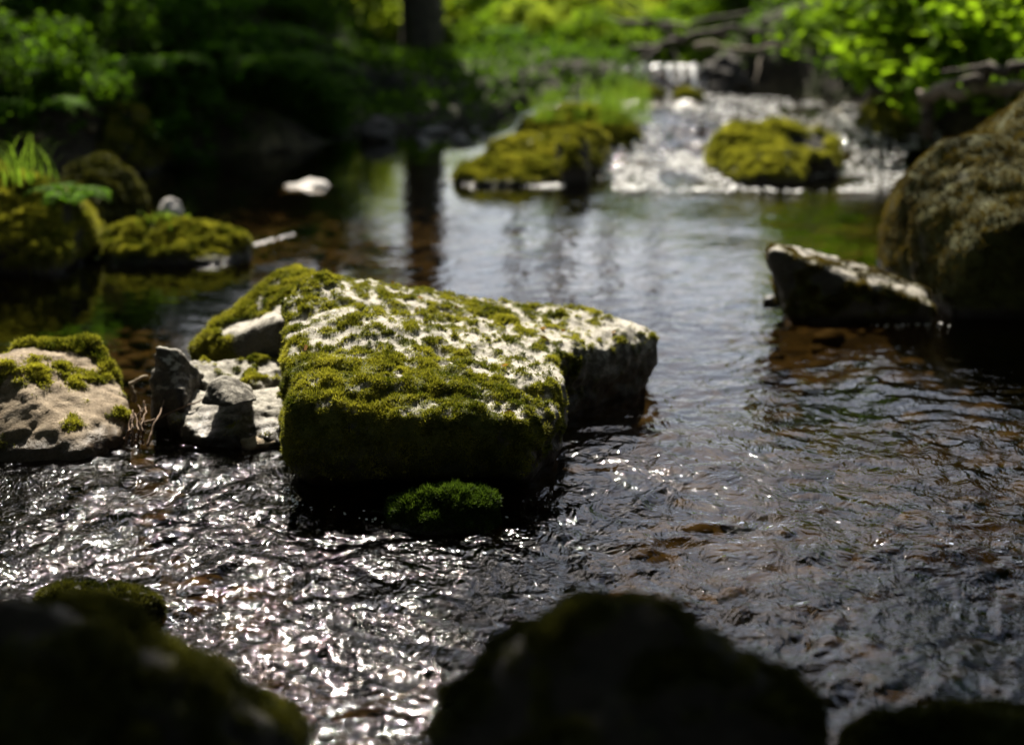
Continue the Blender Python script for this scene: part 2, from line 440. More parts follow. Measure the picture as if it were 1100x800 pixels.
def diamonds(p, d, L, w, rng, bend=0.25, flat=None):
    """one pointed leaf per point: base, right, tip, left"""
    n = len(p)
    r = rng.normal(size=(n, 3)) if flat is None else flat + rng.normal(size=(n, 3)) * 0.35
    s = np.cross(d, r); s /= np.maximum(np.linalg.norm(s, axis=1), 1e-9)[:, None]
    bv = np.cross(s, d) * (rng.uniform(-1, 1, n) * bend * L)[:, None]
    m = p + d * (L * 0.45)[:, None]
    V = np.stack([p, m + s * w[:, None], p + d * L[:, None] + bv, m - s * w[:, None]], 1).reshape(-1, 3)
    F = np.arange(4 * n).reshape(n, 4)
    return V, F
def unit(a): return a / np.maximum(np.linalg.norm(a, axis=1), 1e-9)[:, None]

_seed = [100]
def rock(name, label, hulls, mat, cat='rock', voxel=0.012, sm=6, disp=0.02, freq=5.0, moss=None, pale=0.5, group=None,
         wet_shade_h=0.05, water=0.0, cracks=0.0, mossmat=None, fdisp=0.004):
    """hulls: list of world-space point lists. moss: dict(cover, n, len, wid, slope, scale, fn)"""
    _seed[0] += 1; rng = np.random.RandomState(_seed[0])
    allp = np.array([tuple(p) for h in hulls for p in h])
    c = np.array([allp[:, 0].mean(), allp[:, 1].mean(), water])
    V, F = remesh([[tuple(np.array(tuple(p)) - c) for p in h] for h in hulls], voxel)
    V = smooth_v(V, F, sm)
    off = rng.uniform(-50, 50, 3)
    Nn = normals(V, F)
    n1 = fbm(V * freq + off, 4, 0.5)
    ridg = 1 - 2 * np.abs(pnoise(V * np.array([freq, freq, freq * 2.2]) * 1.6 + off))
    V = V + Nn * (disp * n1 + disp * 0.35 * ridg)[:, None]
    if fdisp: V = V + Nn * (fdisp * fbm(V * 32 + off, 3, 0.6))[:, None]
    if cracks:
        ck = np.abs(pnoise(V * np.array([3.0, 3.0, 7.0]) + off + 9)); V = V - Nn * (cracks * np.exp(-(ck / 0.05) ** 2))[:, None]
    Nn = normals(V, F)
    mk = np.zeros(len(V))
    root_me_attrs = {}
    if moss:
        ns = moss.get('scale', 12.0)
        nn = fbm(V * ns + off, 3, 0.6) * 0.6
        mk = sstep(0.0, 0.35, nn + moss.get('cover', 0.2) + moss.get('slope', 0.4) * (Nn[:, 2] - 0.5))
        if 'fn' in moss: mk = np.clip(moss['fn'](V + c, Nn, mk, nn), 0, 1)
        mk *= sstep(moss.get('zlo', 0.008), moss.get('zlo', 0.008) + 0.04, V[:, 2])
        clump = fbm(V * 45 + off, 2)
        V = V + Nn * (mk * (moss.get('thick', 0.006) * (1 + 0.8 * clump)))[:, None]
        Nn = normals(V, F)
    wet = sstep(wet_shade_h, wet_shade_h * 0.3, V[:, 2] + 0.015 * pnoise(V * 14 + off))  # wet edge; taller bands also paint shaded sides dark
    pl = pale * (0.3 + 0.7 * sstep(0.25, 0.75, Nn[:, 2])) if not callable(pale) else pale(V + c, Nn)  # lichen tone also carries sunlit tops and shaded sides in the colour
    me = mk_mesh(name, V, [F], mat, attrs={'moss': mk, 'wet': wet, 'pale': pl})
    o = tag(link(name, me, loc=tuple(c)), label, cat, group)
    if moss and moss.get('n'):
        cnt = moss['n']
        sp = sample_surface(V, F, Nn, mk * sstep(-0.75, -0.2, Nn[:, 2]) , cnt, rng)
        if sp:
            p, n, w = sp
            L = rng.uniform(0.55, 1.25, cnt) * moss.get('len', 0.012) * (0.5 + 0.9 * np.clip(fbm(p * 26, 3) + 0.4, 0, 1.2)) * (0.45 + 0.55 * w)
            d = unit(n + rng.normal(size=(cnt, 3)) * 0.55 + np.array([0, 0, 0.25]))
            VV, FF = diamonds(p - n * 0.002, d, L, np.full(cnt, moss.get('wid', 0.0012)), rng, 0.35)
            t = np.clip(0.45 + 0.5 * fbm(p * 9 + off, 2) + 0.35 * pnoise(p * 31 + off) + rng.normal(size=cnt) * 0.16, 0, 1)
            mm = mk_mesh('moss', VV, [FF], mossmat or M_MOSS, smooth=False, attrs={'tint': np.repeat(t, 4)})
            link('moss', mm, o)
    return o

def sil_hull(sil, Y, depth, front=(0.8, 0.62), back=(0.85, 0.75), low=-0.2):
    """rock from its outline: the widest ring stands at distance Y, a lower ring in front of it and one behind"""
    ring = [Q(px, py, Y) for px, py in sil]
    cx = sum(p.x for p in ring) / len(ring)
    pts = []
    for p in ring:
        pts.append(p); pts.append(Vector((p.x, p.y, low)))
        for (sx, sz), dy in ((front, -depth / 2), (back, depth / 2)):
            pts.append(Vector((cx + (p.x - cx) * sx, Y + dy, low + (p.z - low) * sz)))
            pts.append(Vector((cx + (p.x - cx) * sx, Y + dy, low)))
    return pts

# --- the flat-topped boulder in the middle
def deep(pts, z=-0.15): return [Vector((p.x, p.y, z)) for p in pts]
under = lambda ps: [Vector((-0.12 + (p.x + 0.12) * 0.9, 3.2 + (p.y - 3.2) * 0.9, -0.15)) for p in ps]
slab_r = [P(430, 308, .25), P(520, 323, .215), P(600, 328, .19), P(690, 347, .15), P(708, 361, .125), P(702, 369, .115), P(645, 374, .135), P(590, 384, .155), P(430, 380, .20)]
slab_l = [P(345, 296, .31), P(306, 322, .28), P(430, 308, .25), P(520, 330, .21), P(585, 365, .17), P(606, 412, .15), P(598, 420, .155), P(480, 418, .19), P(330, 420, .19), P(306, 400, .20)]
h1 = slab_r + under(slab_r)
h4 = slab_l + under(slab_l)
stp = [P(318, 425, .185), P(420, 425, .18), P(560, 425, .165), P(600, 432, .14), P(596, 452, .12), P(560, 452, .145), P(420, 450, .155), P(318, 452, .14), P(308, 470, .10)]
h2 = stp + [P(312, 530, -0.15), P(580, 528, -0.15), P(600, 480, -0.15), P(308, 420, -0.15), P(330, 512, 0.03), P(560, 512, 0.03)]
h3 = [P(345, 294, .32), P(318, 305, .30), P(420, 308, .265), P(400, 350, .22), P(320, 350, .25), P(330, 350, 0), P(400, 330, 0)]
def main_moss(Vw, Nn, mk, nn):
    x, y = Vw[:, 0], Vw[:, 1]
    right = sstep(-0.05, 0.22, x - 0.35 * (y - 3.0))
    front = sstep(2.95, 2.80, y)
    fine = fbm(Vw * 58, 3, 0.6)
    m = sstep(0.02, 0.30, nn + 0.42 * fine + 0.09 - 0.36 * right + 0.42 * front + 0.3 * sstep(0.8, 0.3, Nn[:, 2]) * (1 - right) + 0.15 * sstep(-.35, -.5, x))
    m = np.maximum(m, 0.35 * sstep(0.25, 0.5, fine))
    m *= np.where((Nn[:, 2] < 0.35) & (right > 0.5) & (y > 2.98), 0.25, 1)
    return m
def main_pale(Vw, Nn):
    return 0.25 + 0.45 * sstep(0.3, 0.85, Nn[:, 2]) + 0.12 * sstep(-0.1, 0.3, Vw[:, 0])  # paler upward: sunlit top put into the lichen tone
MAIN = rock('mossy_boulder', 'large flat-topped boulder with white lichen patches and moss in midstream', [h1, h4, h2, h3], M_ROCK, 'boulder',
     voxel=0.008, sm=5, disp=0.014, freq=6, wet_shade_h=0.13, moss=dict(n=300000, len=0.0092, wid=0.0010, scale=22, fn=main_moss, thick=0.005), pale=main_pale, cracks=0.004)  # damp band raised up the sides, painting their shade as well

# --- neighbours of the big boulder
b = [P(322, 291, .235), P(290, 300, .225), P(345, 300, .24), P(240, 340, .15), P(205, 372, .09), P(300, 345, .19), P(300, 385, .10), P(240, 385, .08), P(340, 330, .22)]
rock('mossy_rock', 'sloping rock under yellow-green moss, behind the left end of the flat-topped boulder', [b + deep(b)], M_ROCK, voxel=0.01, sm=4, disp=0.012,
     moss=dict(n=60000, len=0.013, wid=0.0013, scale=10, fn=lambda V, n, mk, nn: sstep(-0.05, 0.2, nn + 0.35 - 1.6 * sstep(-0.68, -0.55, V[:, 0] - 0.5 * (3.3 - V[:, 1])) * sstep(3.5, 3.38, V[:, 1]))), pale=0.55)
b = [P(-60, 395, .15), P(0, 392, .16), P(60, 362, .17), P(105, 366, .16), P(122, 396, .11), P(138, 430, .06), P(132, 468, .015), P(88, 488, .012), P(-40, 488, .012), P(-70, 430, .10)]
rock('wedge_rock', 'warm beige wedge-shaped rock with green moss cushion on top, left of the twigs', [b + deep(b)], M_ROCK_WARM, voxel=0.009, sm=4, disp=0.010,
     moss=dict(n=60000, len=0.015, wid=0.0013, scale=11, fn=lambda V, n, mk, nn: np.maximum(sstep(0.0, 0.2, nn * 0.8 - 0.25 + 0.85 * sstep(3.12, 3.27, V[:, 1])), 0.45 * sstep(0.05, 0.3, nn))), pale=0.35, cracks=0.004, fdisp=0.005)
b = [P(196, 392, .09), P(250, 388, .10), P(312, 384, .10), P(316, 440, .05), P(300, 470, .012), P(215, 470, .012), P(180, 445, .03), P(176, 425, .06)]
rock('flat_stone', 'low pale grey flat stone wedged against the left side of the big boulder', [b + deep(b)], M_ROCK, voxel=0.007, sm=2, disp=0.012, freq=9,
     moss=dict(n=12000, len=0.01, wid=0.0012, cover=-0.12, slope=0.1, scale=16), pale=0.50, cracks=0.012, fdisp=0.006)
b = [Q(168, 372, 3.14), Q(190, 376, 3.16), Q(215, 398, 3.2), Q(196, 432, 3.08), Q(163, 430, 3.1), Q(160, 405, 3.13), Q(230, 420, 3.3)]
rock('stone_shard', 'dark upright pointed shard of stone behind the twigs', [b + deep(b, -0.1)], M_ROCK, voxel=0.005, sm=1, disp=0.006, freq=12, pale=0.55, wet_shade_h=0.16)  # tall dark band paints the shade of the faces
b = [Q(216, 434, 3.02), Q(226, 410, 3.04), Q(243, 402, 3.06), Q(256, 408, 3.06), Q(276, 430, 3.02), Q(250, 436, 2.98), Q(270, 416, 3.16), Q(236, 404, 3.16)]
rock('stone_shard', 'small triangular shard with a black front lying on the pale flat stone', [b], M_ROCK, voxel=0.004, sm=0, disp=0.002, freq=12, pale=0.42, wet_shade_h=0.02, fdisp=0.002)
b = [P(255, 470, .01), P(300, 466, .012), P(310, 474, .0), P(270, 480, 0)]
rock('flat_stone', 'thin yellowish stone flake at the waterline below the pale flat stone', [b + deep(b, -0.06)], M_ROCK_WARM, voxel=0.005, sm=2, disp=0.003, pale=0.6, wet_shade_h=0.004)
b = sil_hull([(418, 556), (426, 540), (470, 530), (505, 526), (530, 538), (538, 556)], 2.56, 0.12, low=-0.1)
rock('mossy_stone', 'small round moss-covered stone in front of the flat-topped boulder', [b], M_ROCK_DARK, voxel=0.007, sm=6, disp=0.008,
     moss=dict(n=30000, len=0.014, wid=0.0013, cover=1.0, zlo=-0.03), mossmat=M_MOSS_G, wet_shade_h=0.04)
# --- near boulders
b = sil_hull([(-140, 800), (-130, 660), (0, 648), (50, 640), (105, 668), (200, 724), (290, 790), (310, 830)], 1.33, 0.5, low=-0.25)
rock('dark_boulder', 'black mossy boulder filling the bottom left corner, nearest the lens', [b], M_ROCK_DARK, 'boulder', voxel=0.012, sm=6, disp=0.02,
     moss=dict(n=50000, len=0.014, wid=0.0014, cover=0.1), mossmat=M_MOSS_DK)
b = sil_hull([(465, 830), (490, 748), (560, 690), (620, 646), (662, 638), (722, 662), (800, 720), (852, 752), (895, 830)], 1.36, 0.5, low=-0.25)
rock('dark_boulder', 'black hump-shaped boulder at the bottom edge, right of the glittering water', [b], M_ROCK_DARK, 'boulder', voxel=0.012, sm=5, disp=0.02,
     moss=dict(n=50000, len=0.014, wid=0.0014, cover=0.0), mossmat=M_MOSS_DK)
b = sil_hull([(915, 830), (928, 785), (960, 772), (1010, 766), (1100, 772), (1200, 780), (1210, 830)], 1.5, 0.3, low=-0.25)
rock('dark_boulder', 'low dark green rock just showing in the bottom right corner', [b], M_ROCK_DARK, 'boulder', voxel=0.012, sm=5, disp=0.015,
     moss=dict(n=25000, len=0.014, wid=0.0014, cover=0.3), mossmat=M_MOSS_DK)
b = [P(40, 640, -.01), P(60, 626, .006), P(120, 620, .008), P(165, 632, .004), P(170, 650, -.01), P(60, 665, -.02)]
rock('wet_rock', 'mossy wet rock barely breaking the glittering water, above the bottom left boulder', [b + deep(b)], M_ROCK_DARK, voxel=0.008, sm=4, disp=0.012, wet_shade_h=0.08,
     moss=dict(n=14000, len=0.01, wid=0.0013, cover=0.8, zlo=-0.06), mossmat=M_MOSS_DK)
# --- right bank
b1 = sil_hull([(966, 240), (970, 205), (990, 176), (1018, 152), (1060, 148), (1200, 150), (1290, 200), (1290, 345), (1010, 345), (980, 290)], 4.6, 0.9, front=(0.78, 0.7))
b2 = sil_hull([(1050, 165), (1062, 135), (1085, 108), (1112, 88), (1200, 60), (1290, 110), (1300, 300), (1030, 300)], 4.7, 0.9)
rock('round_boulder', 'huge rounded dark boulder with sunlit moss on its shoulder at the right bank', [b1, b2], M_ROCK_DARK, 'boulder', voxel=0.016, sm=10, disp=0.020, freq=3.5,
     moss=dict(n=130000, len=0.012, wid=0.0016, scale=6, thick=0.003, cover=0.65, slope=0.35), mossmat=M_MOSS_BR, pale=0.1)
b = [Q(x, y, 4.22) for x, y in [(832, 260), (860, 264), (905, 280), (950, 293), (992, 307)]] + [Q(x, y, 4.08) for x, y in [(827, 268), (860, 280), (915, 296), (940, 309), (985, 319)]] + \
    [Q(826, 284, 4.1), Q(838, 312, 4.06), Q(1000, 330, 4.06), Q(850, 350, 4.08), Q(1000, 352, 4.08), Q(845, 340, 4.3), Q(1000, 340, 4.3)]
rock('slanted_rock', 'slanting angular rock with a pale sunlit top, leaning toward the huge right boulder', [b], M_ROCK, voxel=0.009, sm=2, disp=0.009,
     moss=dict(n=30000, len=0.011, wid=0.0015, scale=12, fn=lambda V, n, mk, nn: sstep(0.0, 0.3, nn + 0.12) * np.where(n[:, 2] < 0.6, 1.0, 0.45)), mossmat=M_MOSS_BR, pale=0.44)
b = [P(818, 322, .012), P(826, 317, .02), P(842, 318, .018), P(846, 323, .006)]
rock('dark_rock', 'tiny dark stone breaking the water just left of the slanting rock', [b + deep(b, -0.08)], M_ROCK_DARK, voxel=0.006, sm=2, disp=0.003)
# --- left shore
b = sil_hull([(-90, 290), (-80, 190), (-20, 180), (30, 190), (70, 205), (95, 240), (98, 285)], 5.1, 0.6, low=-0.2)
rock('mossy_mound', 'rounded moss-covered rock with grass tufts at the left edge of the pool', [b], M_ROCK_DARK, voxel=0.013, sm=8, disp=0.03,
     moss=dict(n=90000, len=0.02, wid=0.002, cover=0.6, scale=7))
b = sil_hull([(60, 265), (62, 215), (75, 178), (110, 165), (135, 190), (142, 225), (138, 268)], 5.7, 0.5)
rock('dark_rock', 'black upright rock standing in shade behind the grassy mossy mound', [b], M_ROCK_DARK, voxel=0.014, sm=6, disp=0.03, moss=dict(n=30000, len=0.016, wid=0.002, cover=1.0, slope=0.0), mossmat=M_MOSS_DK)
b = sil_hull([(104, 274), (112, 250), (140, 236), (190, 236), (240, 246), (266, 256), (268, 270)], 5.15, 0.35, low=-0.15)
rock('mossy_rock', 'low moss-covered rock rimmed with white glint beads, in the left pool', [b], M_ROCK_DARK, voxel=0.011, sm=7, disp=0.014,
     moss=dict(n=60000, len=0.016, wid=0.0018, cover=0.6, scale=9))
b = sil_hull([(302, 208), (308, 198), (328, 192), (350, 197), (357, 206)], 6.9, 0.2, low=-0.1)
rock('white_stone', 'white flat-topped stone alone in the dark left pool', [b], M_ROCK_WHITE, voxel=0.012, sm=2, disp=0.025, wet_shade_h=0.01, pale=0.9)
b = sil_hull([(168, 230), (172, 216), (182, 210), (194, 216), (197, 230)], 6.1, 0.12, low=-0.1)
rock('white_stone', 'small white stone behind the low glint-rimmed rock', [b], M_ROCK_WHITE, voxel=0.01, sm=3, disp=0.008, wet_shade_h=0.01, pale=0.9)
b = sil_hull([(105, 165), (110, 130), (128, 112), (150, 118), (165, 140), (180, 165)], 7.6, 0.5, low=-0.2)
rock('mossy_mound', 'mossy earth-covered rock on the shaded left bank above the shore stones', [b], M_ROCK_DARK, voxel=0.015, sm=6, disp=0.03,
     moss=dict(n=22000, len=0.025, wid=0.003, cover=0.3))
b = sil_hull([(386, 142), (392, 131), (402, 125), (414, 127), (424, 138)], 8.9, 0.25, low=-0.1)
rock('shore_stone', 'pale tilted stone at the far end of the dark pool', [b], M_ROCK, voxel=0.014, sm=2, disp=0.015, pale=0.3)
# --- the mossy islet in the middle distance
isl = 'rocks of the mossy islet'
rock('mossy_slab', 'lowest mossy slab of the islet, at its left tip', [sil_hull([(486, 193), (492, 179), (515, 171), (560, 169), (600, 176), (602, 196)], 7.1, 0.4, low=-0.15)], M_ROCK, voxel=0.014, sm=4, disp=0.02,
     moss=dict(n=40000, len=0.02, wid=0.0025, cover=0.55, scale=6), group=isl)
rock('mossy_block', 'black-fronted upright block with mossy top at the right front of the islet', [sil_hull([(596, 200), (600, 152), (614, 142), (632, 150), (634, 200)], 7.15, 0.35, low=-0.15)], M_ROCK_DARK, voxel=0.013, sm=4, disp=0.015,
     moss=dict(n=16000, len=0.02, wid=0.0025, cover=0.0, slope=0.8), group=isl)
rock('mossy_slab', 'middle mossy ledge of the islet, above the low slab', [sil_hull([(520, 172), (526, 155), (560, 147), (630, 138), (648, 148), (650, 170)], 7.6, 0.4, low=-0.1)], M_ROCK, voxel=0.014, sm=5, disp=0.025,
     moss=dict(n=40000, len=0.02, wid=0.0025, cover=0.45, scale=6), group=isl)
rock('mossy_mound', 'grassy mossy mound at the back of the islet', [sil_hull([(556, 144), (565, 132), (600, 119), (650, 117), (676, 130), (684, 144)], 8.2, 0.5, low=-0.1)], M_ROCK, voxel=0.016, sm=6, disp=0.03,
     moss=dict(n=40000, len=0.025, wid=0.003, cover=0.5, scale=6), group=isl)
rock('mossy_boulder', 'rounded boulder half covered in moss, standing in the sparkling riffle', [sil_hull([(760, 170), (767, 148), (787, 136), (830, 133), (870, 139), (893, 148), (902, 164), (900, 180), (800, 178)], 7.5, 0.55, low=-0.1)], M_ROCK_DARK, 'boulder', voxel=0.014, sm=6, disp=0.025,
     moss=dict(n=50000, len=0.02, wid=0.0025, scale=5, fn=lambda V, n, mk, nn: sstep(0, 0.3, nn + 0.45 - 0.5 * sstep(1.35, 1.6, V[:, 0]) + 0.3 * (n[:, 2] - 0.5))), mossmat=M_MOSS_Y)
rock('flat_stone', 'low mossy flat stone in front of the riffle boulder', [sil_hull([(776, 184), (792, 168), (840, 160), (864, 170), (862, 184)], 7.1, 0.35, low=-0.12)], M_ROCK, voxel=0.013, sm=4, disp=0.012,
     moss=dict(n=16000, len=0.018, wid=0.0025, cover=0.35), mossmat=M_MOSS_Y)
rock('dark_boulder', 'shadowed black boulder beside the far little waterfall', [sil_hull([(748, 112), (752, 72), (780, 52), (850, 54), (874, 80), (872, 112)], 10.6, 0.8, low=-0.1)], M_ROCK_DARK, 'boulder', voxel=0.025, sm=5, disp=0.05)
rock('mossy_rock', 'mossy stone at the water edge under the bright right-hand bush', [sil_hull([(925, 140), (935, 112), (960, 100), (985, 108), (992, 140)], 8.4, 0.5, low=-0.1)], M_ROCK, voxel=0.016, sm=5, disp=0.025,
     moss=dict(n=20000, len=0.02, wid=0.003, cover=0.4), mossmat=M_MOSS_Y)

# small stones: five shapes, copied
rng = np.random.RandomState(5)
protos = []
def pebble_mesh(k):
    r = np.random.RandomState(300 + k)
    pts = unit(r.normal(size=(16, 3))) * np.array([1, 0.75, 0.55])
    V, F = remesh([[tuple(p) for p in pts]], 0.12); V = smooth_v(V, F, 3)
    V = V + normals(V, F) * (0.08 * fbm(V * 2 + k, 3))[:, None]
    return mk_mesh('pebble', V, [F], M_ROCK, attrs={'moss': np.zeros(len(V)), 'wet': sstep(0.1, -0.3, V[:, 2]), 'pale': np.full(len(V), 0.35 + 0.12 * (k % 3))})
PEB = [pebble_mesh(k) for k in range(6)]
def small_stone(px, py, size, label, group, z=0.0, name='shore_stone'):
    p = P(px, py, z)
    o = link(name, PEB[rng.randint(6)], loc=(p.x, p.y, p.z + size * 0.15))
    o.rotation_euler = (rng.uniform(-.3, .3), rng.uniform(-.3, .3), rng.uniform(0, 6.3)); s = size * rng.uniform(0.8, 1.2); o.scale = (s, s, s)
    return tag(o, label, 'stone', group)
for k in range(26):
    t = rng.rand(); px = 125 + t * 90; py = 192 - t * 34 + rng.uniform(-8, 6)
    small_stone(px, py, rng.uniform(0.03, 0.075), 'grey stone on the shaded shore at the foot of the left bank', 'stones along the left shore')
for k in range(18):
    small_stone(rng.uniform(452, 528), rng.uniform(136, 158), rng.uniform(0.03, 0.08), 'grey stone at the water line between the dark pool and the islet', 'stones beside the islet')
for k in range(34):
    px = rng.uniform(665, 1000); py = rng.uniform(112, 192)
    p = P(px, py, 0.1); z = float(WL(p.x, p.y))
    small_stone(px, py, rng.uniform(0.04, 0.10), 'small stone awash in the sparkling riffle', 'stones in the riffle', z - 0.01, 'riffle_stone')

# pebbles on the bed
n = 2600
bx_, by_ = rng.uniform(-2.4, 2.2, n), rng.uniform(1.2, 8, n)
base = bpy.data.meshes['pebble']; pv = np.empty(len(base.vertices) * 3); base.vertices.foreach_get('co', pv); pv = pv.reshape(-1, 3)
bm_ = bmesh.new(); bmesh.ops.create_icosphere(bm_, subdivisions=2, radius=1.0)
iv = np.array([v.co[:] for v in bm_.verts]); bm_.verts.index_update(); fi = np.array([[v.index for v in f.verts] for f in bm_.faces]); bm_.free()
def blobs(pos, size, squash, jit=0.25):
    n = len(pos); a = rng.uniform(0, 6.28, n)
    jj = 1 + jit * rng.normal(size=(n, len(iv))) * 0.4
    v = iv[None] * jj[..., None] * size[:, None, None] * np.array([1, 1, squash]) * np.stack([rng.uniform(.7, 1.4, n), np.ones(n), np.ones(n)], 1)[:, None]
    ca, sa = np.cos(a)[:, None], np.sin(a)[:, None]
    v = np.stack([v[..., 0] * ca - v[..., 1] * sa, v[..., 0] * sa + v[..., 1] * ca, v[..., 2]], -1) + pos[:, None]
    f = fi[None] + (np.arange(n) * len(iv))[:, None, None]
    return v.reshape(-1, 3), f.reshape(-1, 3)
hz = H(bx_, by_)
V, F = blobs(np.c_[bx_, by_, hz + 0.005], rng.uniform(0.012, 0.05, n), 0.5, 0.15)
M_PEB = simple_material('bed_pebbles', (0.04, 0.032, 0.02), (0.16, 0.128, 0.07), 5.0, 0.7, 0.003)
tag(link('pebbles', mk_mesh('pebbles', V, [F], M_PEB)), 'brown pebbles on the stream bed', 'pebbles', kind='stuff')

# froth, and white beads standing in for sun glints and sparkle
fp, fs = [], []
def froth(poly, n, smin, smax, spread=0.01):  # froth beads; some runs stand in for glints
    for _ in range(n):
        k = rng.randint(len(poly) - 1); t = rng.rand()
        a, b_ = poly[k], poly[k + 1]
        p = P(a[0] + (b_[0] - a[0]) * t, a[1] + (b_[1] - a[1]) * t, 0)
        x, y = p.x + rng.normal() * spread, p.y + rng.normal() * spread * 1.5
        fp.append((x, y, float(WL(x, y)) + 0.002)); fs.append(rng.uniform(smin, smax))
froth([(104, 277), (150, 279), (210, 277), (262, 267)], 420, 0.002, 0.005, 0.008)  # white beads stand in for glints at the low rock's wet rim
froth([(255, 268), (285, 260), (315, 252)], 110, 0.0015, 0.005, 0.008)  # same glint line carried on past the rock
froth([(490, 192), (515, 194), (545, 193)], 220, 0.002, 0.008, 0.04)
froth([(562, 197), (598, 200)], 250, 0.002, 0.008, 0.03)
froth([(632, 182), (700, 180), (760, 178)], 700, 0.002, 0.008, 0.07)
froth([(760, 184), (820, 188), (905, 184)], 400, 0.002, 0.007, 0.05)
froth([(0, 288), (40, 284)], 60, 0.003, 0.007, 0.012)
froth([(303, 518), (318, 536), (420, 552), (540, 552)], 70, 0.0015, 0.0035, 0.008)  # beads stand in for sparkle at the big boulder's waterline
froth([(912, 346), (1010, 350)], 50, 0.003, 0.006, 0.012)
froth([(905, 160), (1015, 150)], 1100, 0.002, 0.010, 0.13)  # extra foam stands in for sparkle right of the riffle boulder
froth([(740, 124), (805, 122)], 500, 0.002, 0.009, 0.10)  # more foam in place of riffle sparkle
for _ in range(6200):  # froth, thickened to stand in for sparkle across the riffle
    px, py = rng.uniform(660, 1010), rng.uniform(104, 186)
    p = P(px, py, 0.1); x, y = p.x, p.y
    if pnoise(np.array([[x * 2.2, y * 1.1, 4.4]]))[0] < -0.02: continue
    fp.append((x, y, float(WL(x, y)) + 0.012)); fs.append(0.0022 + 0.011 * rng.rand() ** 2)
V, F = blobs(np.array(fp), np.array(fs), 0.5, 0.3)
tag(link('foam', mk_mesh('foam', V, [F], M_FOAM)), 'white froth, and beads for sun glints, on the riffle and along wet stones', 'foam', kind='stuff')
# far waterfall sheet
u = np.linspace(0, 1, 40); vv = np.linspace(0, 1, 24); UU, VV_ = np.meshgrid(u, vv)
a, b_ = Q(684, 96, 10.45), Q(748, 96, 10.45)
X = a.x + (b_.x - a.x) * UU; z0 = 0.17; Z = z0 + 0.185 * (1 - VV_ ** 1.6) + 0.012 * fbm(np.c_[UU.ravel() * 16, VV_.ravel() * 2, 0 * UU.ravel()], 3).reshape(UU.shape)
Yy = 10.62 - 0.22 * VV_ + 0.03 * fbm(np.c_[UU.ravel() * 18, VV_.ravel() * 2, 0 * UU.ravel() + 5], 3).reshape(UU.shape)
idx = np.arange(UU.size).reshape(UU.shape)
quads = np.stack([idx[:-1, :-1], idx[1:, :-1], idx[1:, 1:], idx[:-1, 1:]], -1).reshape(-1, 4)
st_ = fbm(np.c_[UU.ravel() * 11, VV_.ravel() * 1.2, 0 * UU.ravel() + 2], 3)
quads = quads[(st_[quads].mean(1) > 0.02)]
tag(link('waterfall', mk_mesh('waterfall', np.c_[X.ravel(), Yy.ravel(), Z.ravel()], [quads], M_FOAM)), 'little white waterfall at the far end of the stream', 'waterfall', kind='stuff')

# ------------------------------------------------------------------ wood and foliage
def tube(path, radii, seg=7):
    path = np.asarray(path, float); n = len(path)
    t = np.gradient(path, axis=0); t = unit(t)
    ref = np.array([0.31, 0.27, 0.91]); s1 = unit(np.cross(t, ref)); s2 = np.cross(t, s1)
    an = np.linspace(0, 2 * np.pi, seg, endpoint=False)
    V = path[:, None] + (s1[:, None] * np.cos(an)[None, :, None] + s2[:, None] * np.sin(an)[None, :, None]) * np.asarray(radii)[:, None, None]
    V = V.reshape(-1, 3)
    i = np.arange(n * seg).reshape(n, seg); j = np.roll(i, -1, 1)
    F = np.stack([i[:-1], j[:-1], j[1:], i[1:]], -1).reshape(-1, 4)
    V = np.vstack([V, path[0], path[-1]]); c0, c1 = n * seg, n * seg + 1
    T = np.concatenate([np.c_[j[0], i[0], np.full(seg, c0)], np.c_[i[-1], j[-1], np.full(seg, c1)]])
    return V, F, T
class Wood:
    def __init__(s): s.V, s.F, s.T, s.n = [], [], [], 0
    def add(s, path, radii, seg=7):
        V, F, T = tube(path, radii, seg); s.V.append(V); s.F.append(F + s.n); s.T.append(T + s.n); s.n += len(V)
    def mesh(s, name, mat): return mk_mesh(name, np.vstack(s.V), [np.vstack(s.F), np.vstack(s.T)], mat)
def wander(a, b, n, amp, r):
    a, b = np.asarray(a, float), np.asarray(b, float); t = np.linspace(0, 1, n)[:, None]
    w = r.normal(size=(n, 3)) * amp; w = np.cumsum(w, 0); w -= t * w[-1]
    return a + (b - a) * t + w
def leaf_cloud(centers, radii, count, L, W, r, flat=0.8):
    k = r.choice(len(centers), count, p=radii ** 2 / (radii ** 2).sum())
    rad = r.rand(count) ** 0.45
    p = centers[k] + unit(r.normal(size=(count, 3))) * (radii[k] * rad)[:, None] * np.array([1, 1, flat])
    d = unit(r.normal(size=(count, 3)) * np.array([1, 1, 0.5]) + np.array([0, 0, -0.15]))
    V, F = diamonds(p, d, L * r.uniform(0.6, 1.3, count), W * r.uniform(0.7, 1.2, count), r, 0.25, flat=np.array([0, 0, 1.0]))
    t = np.clip(r.normal(0.5, 0.22, count) + 0.25 * (r.rand(len(centers))[k] - 0.5), 0, 1)
    return V, F, np.repeat(t, 4)
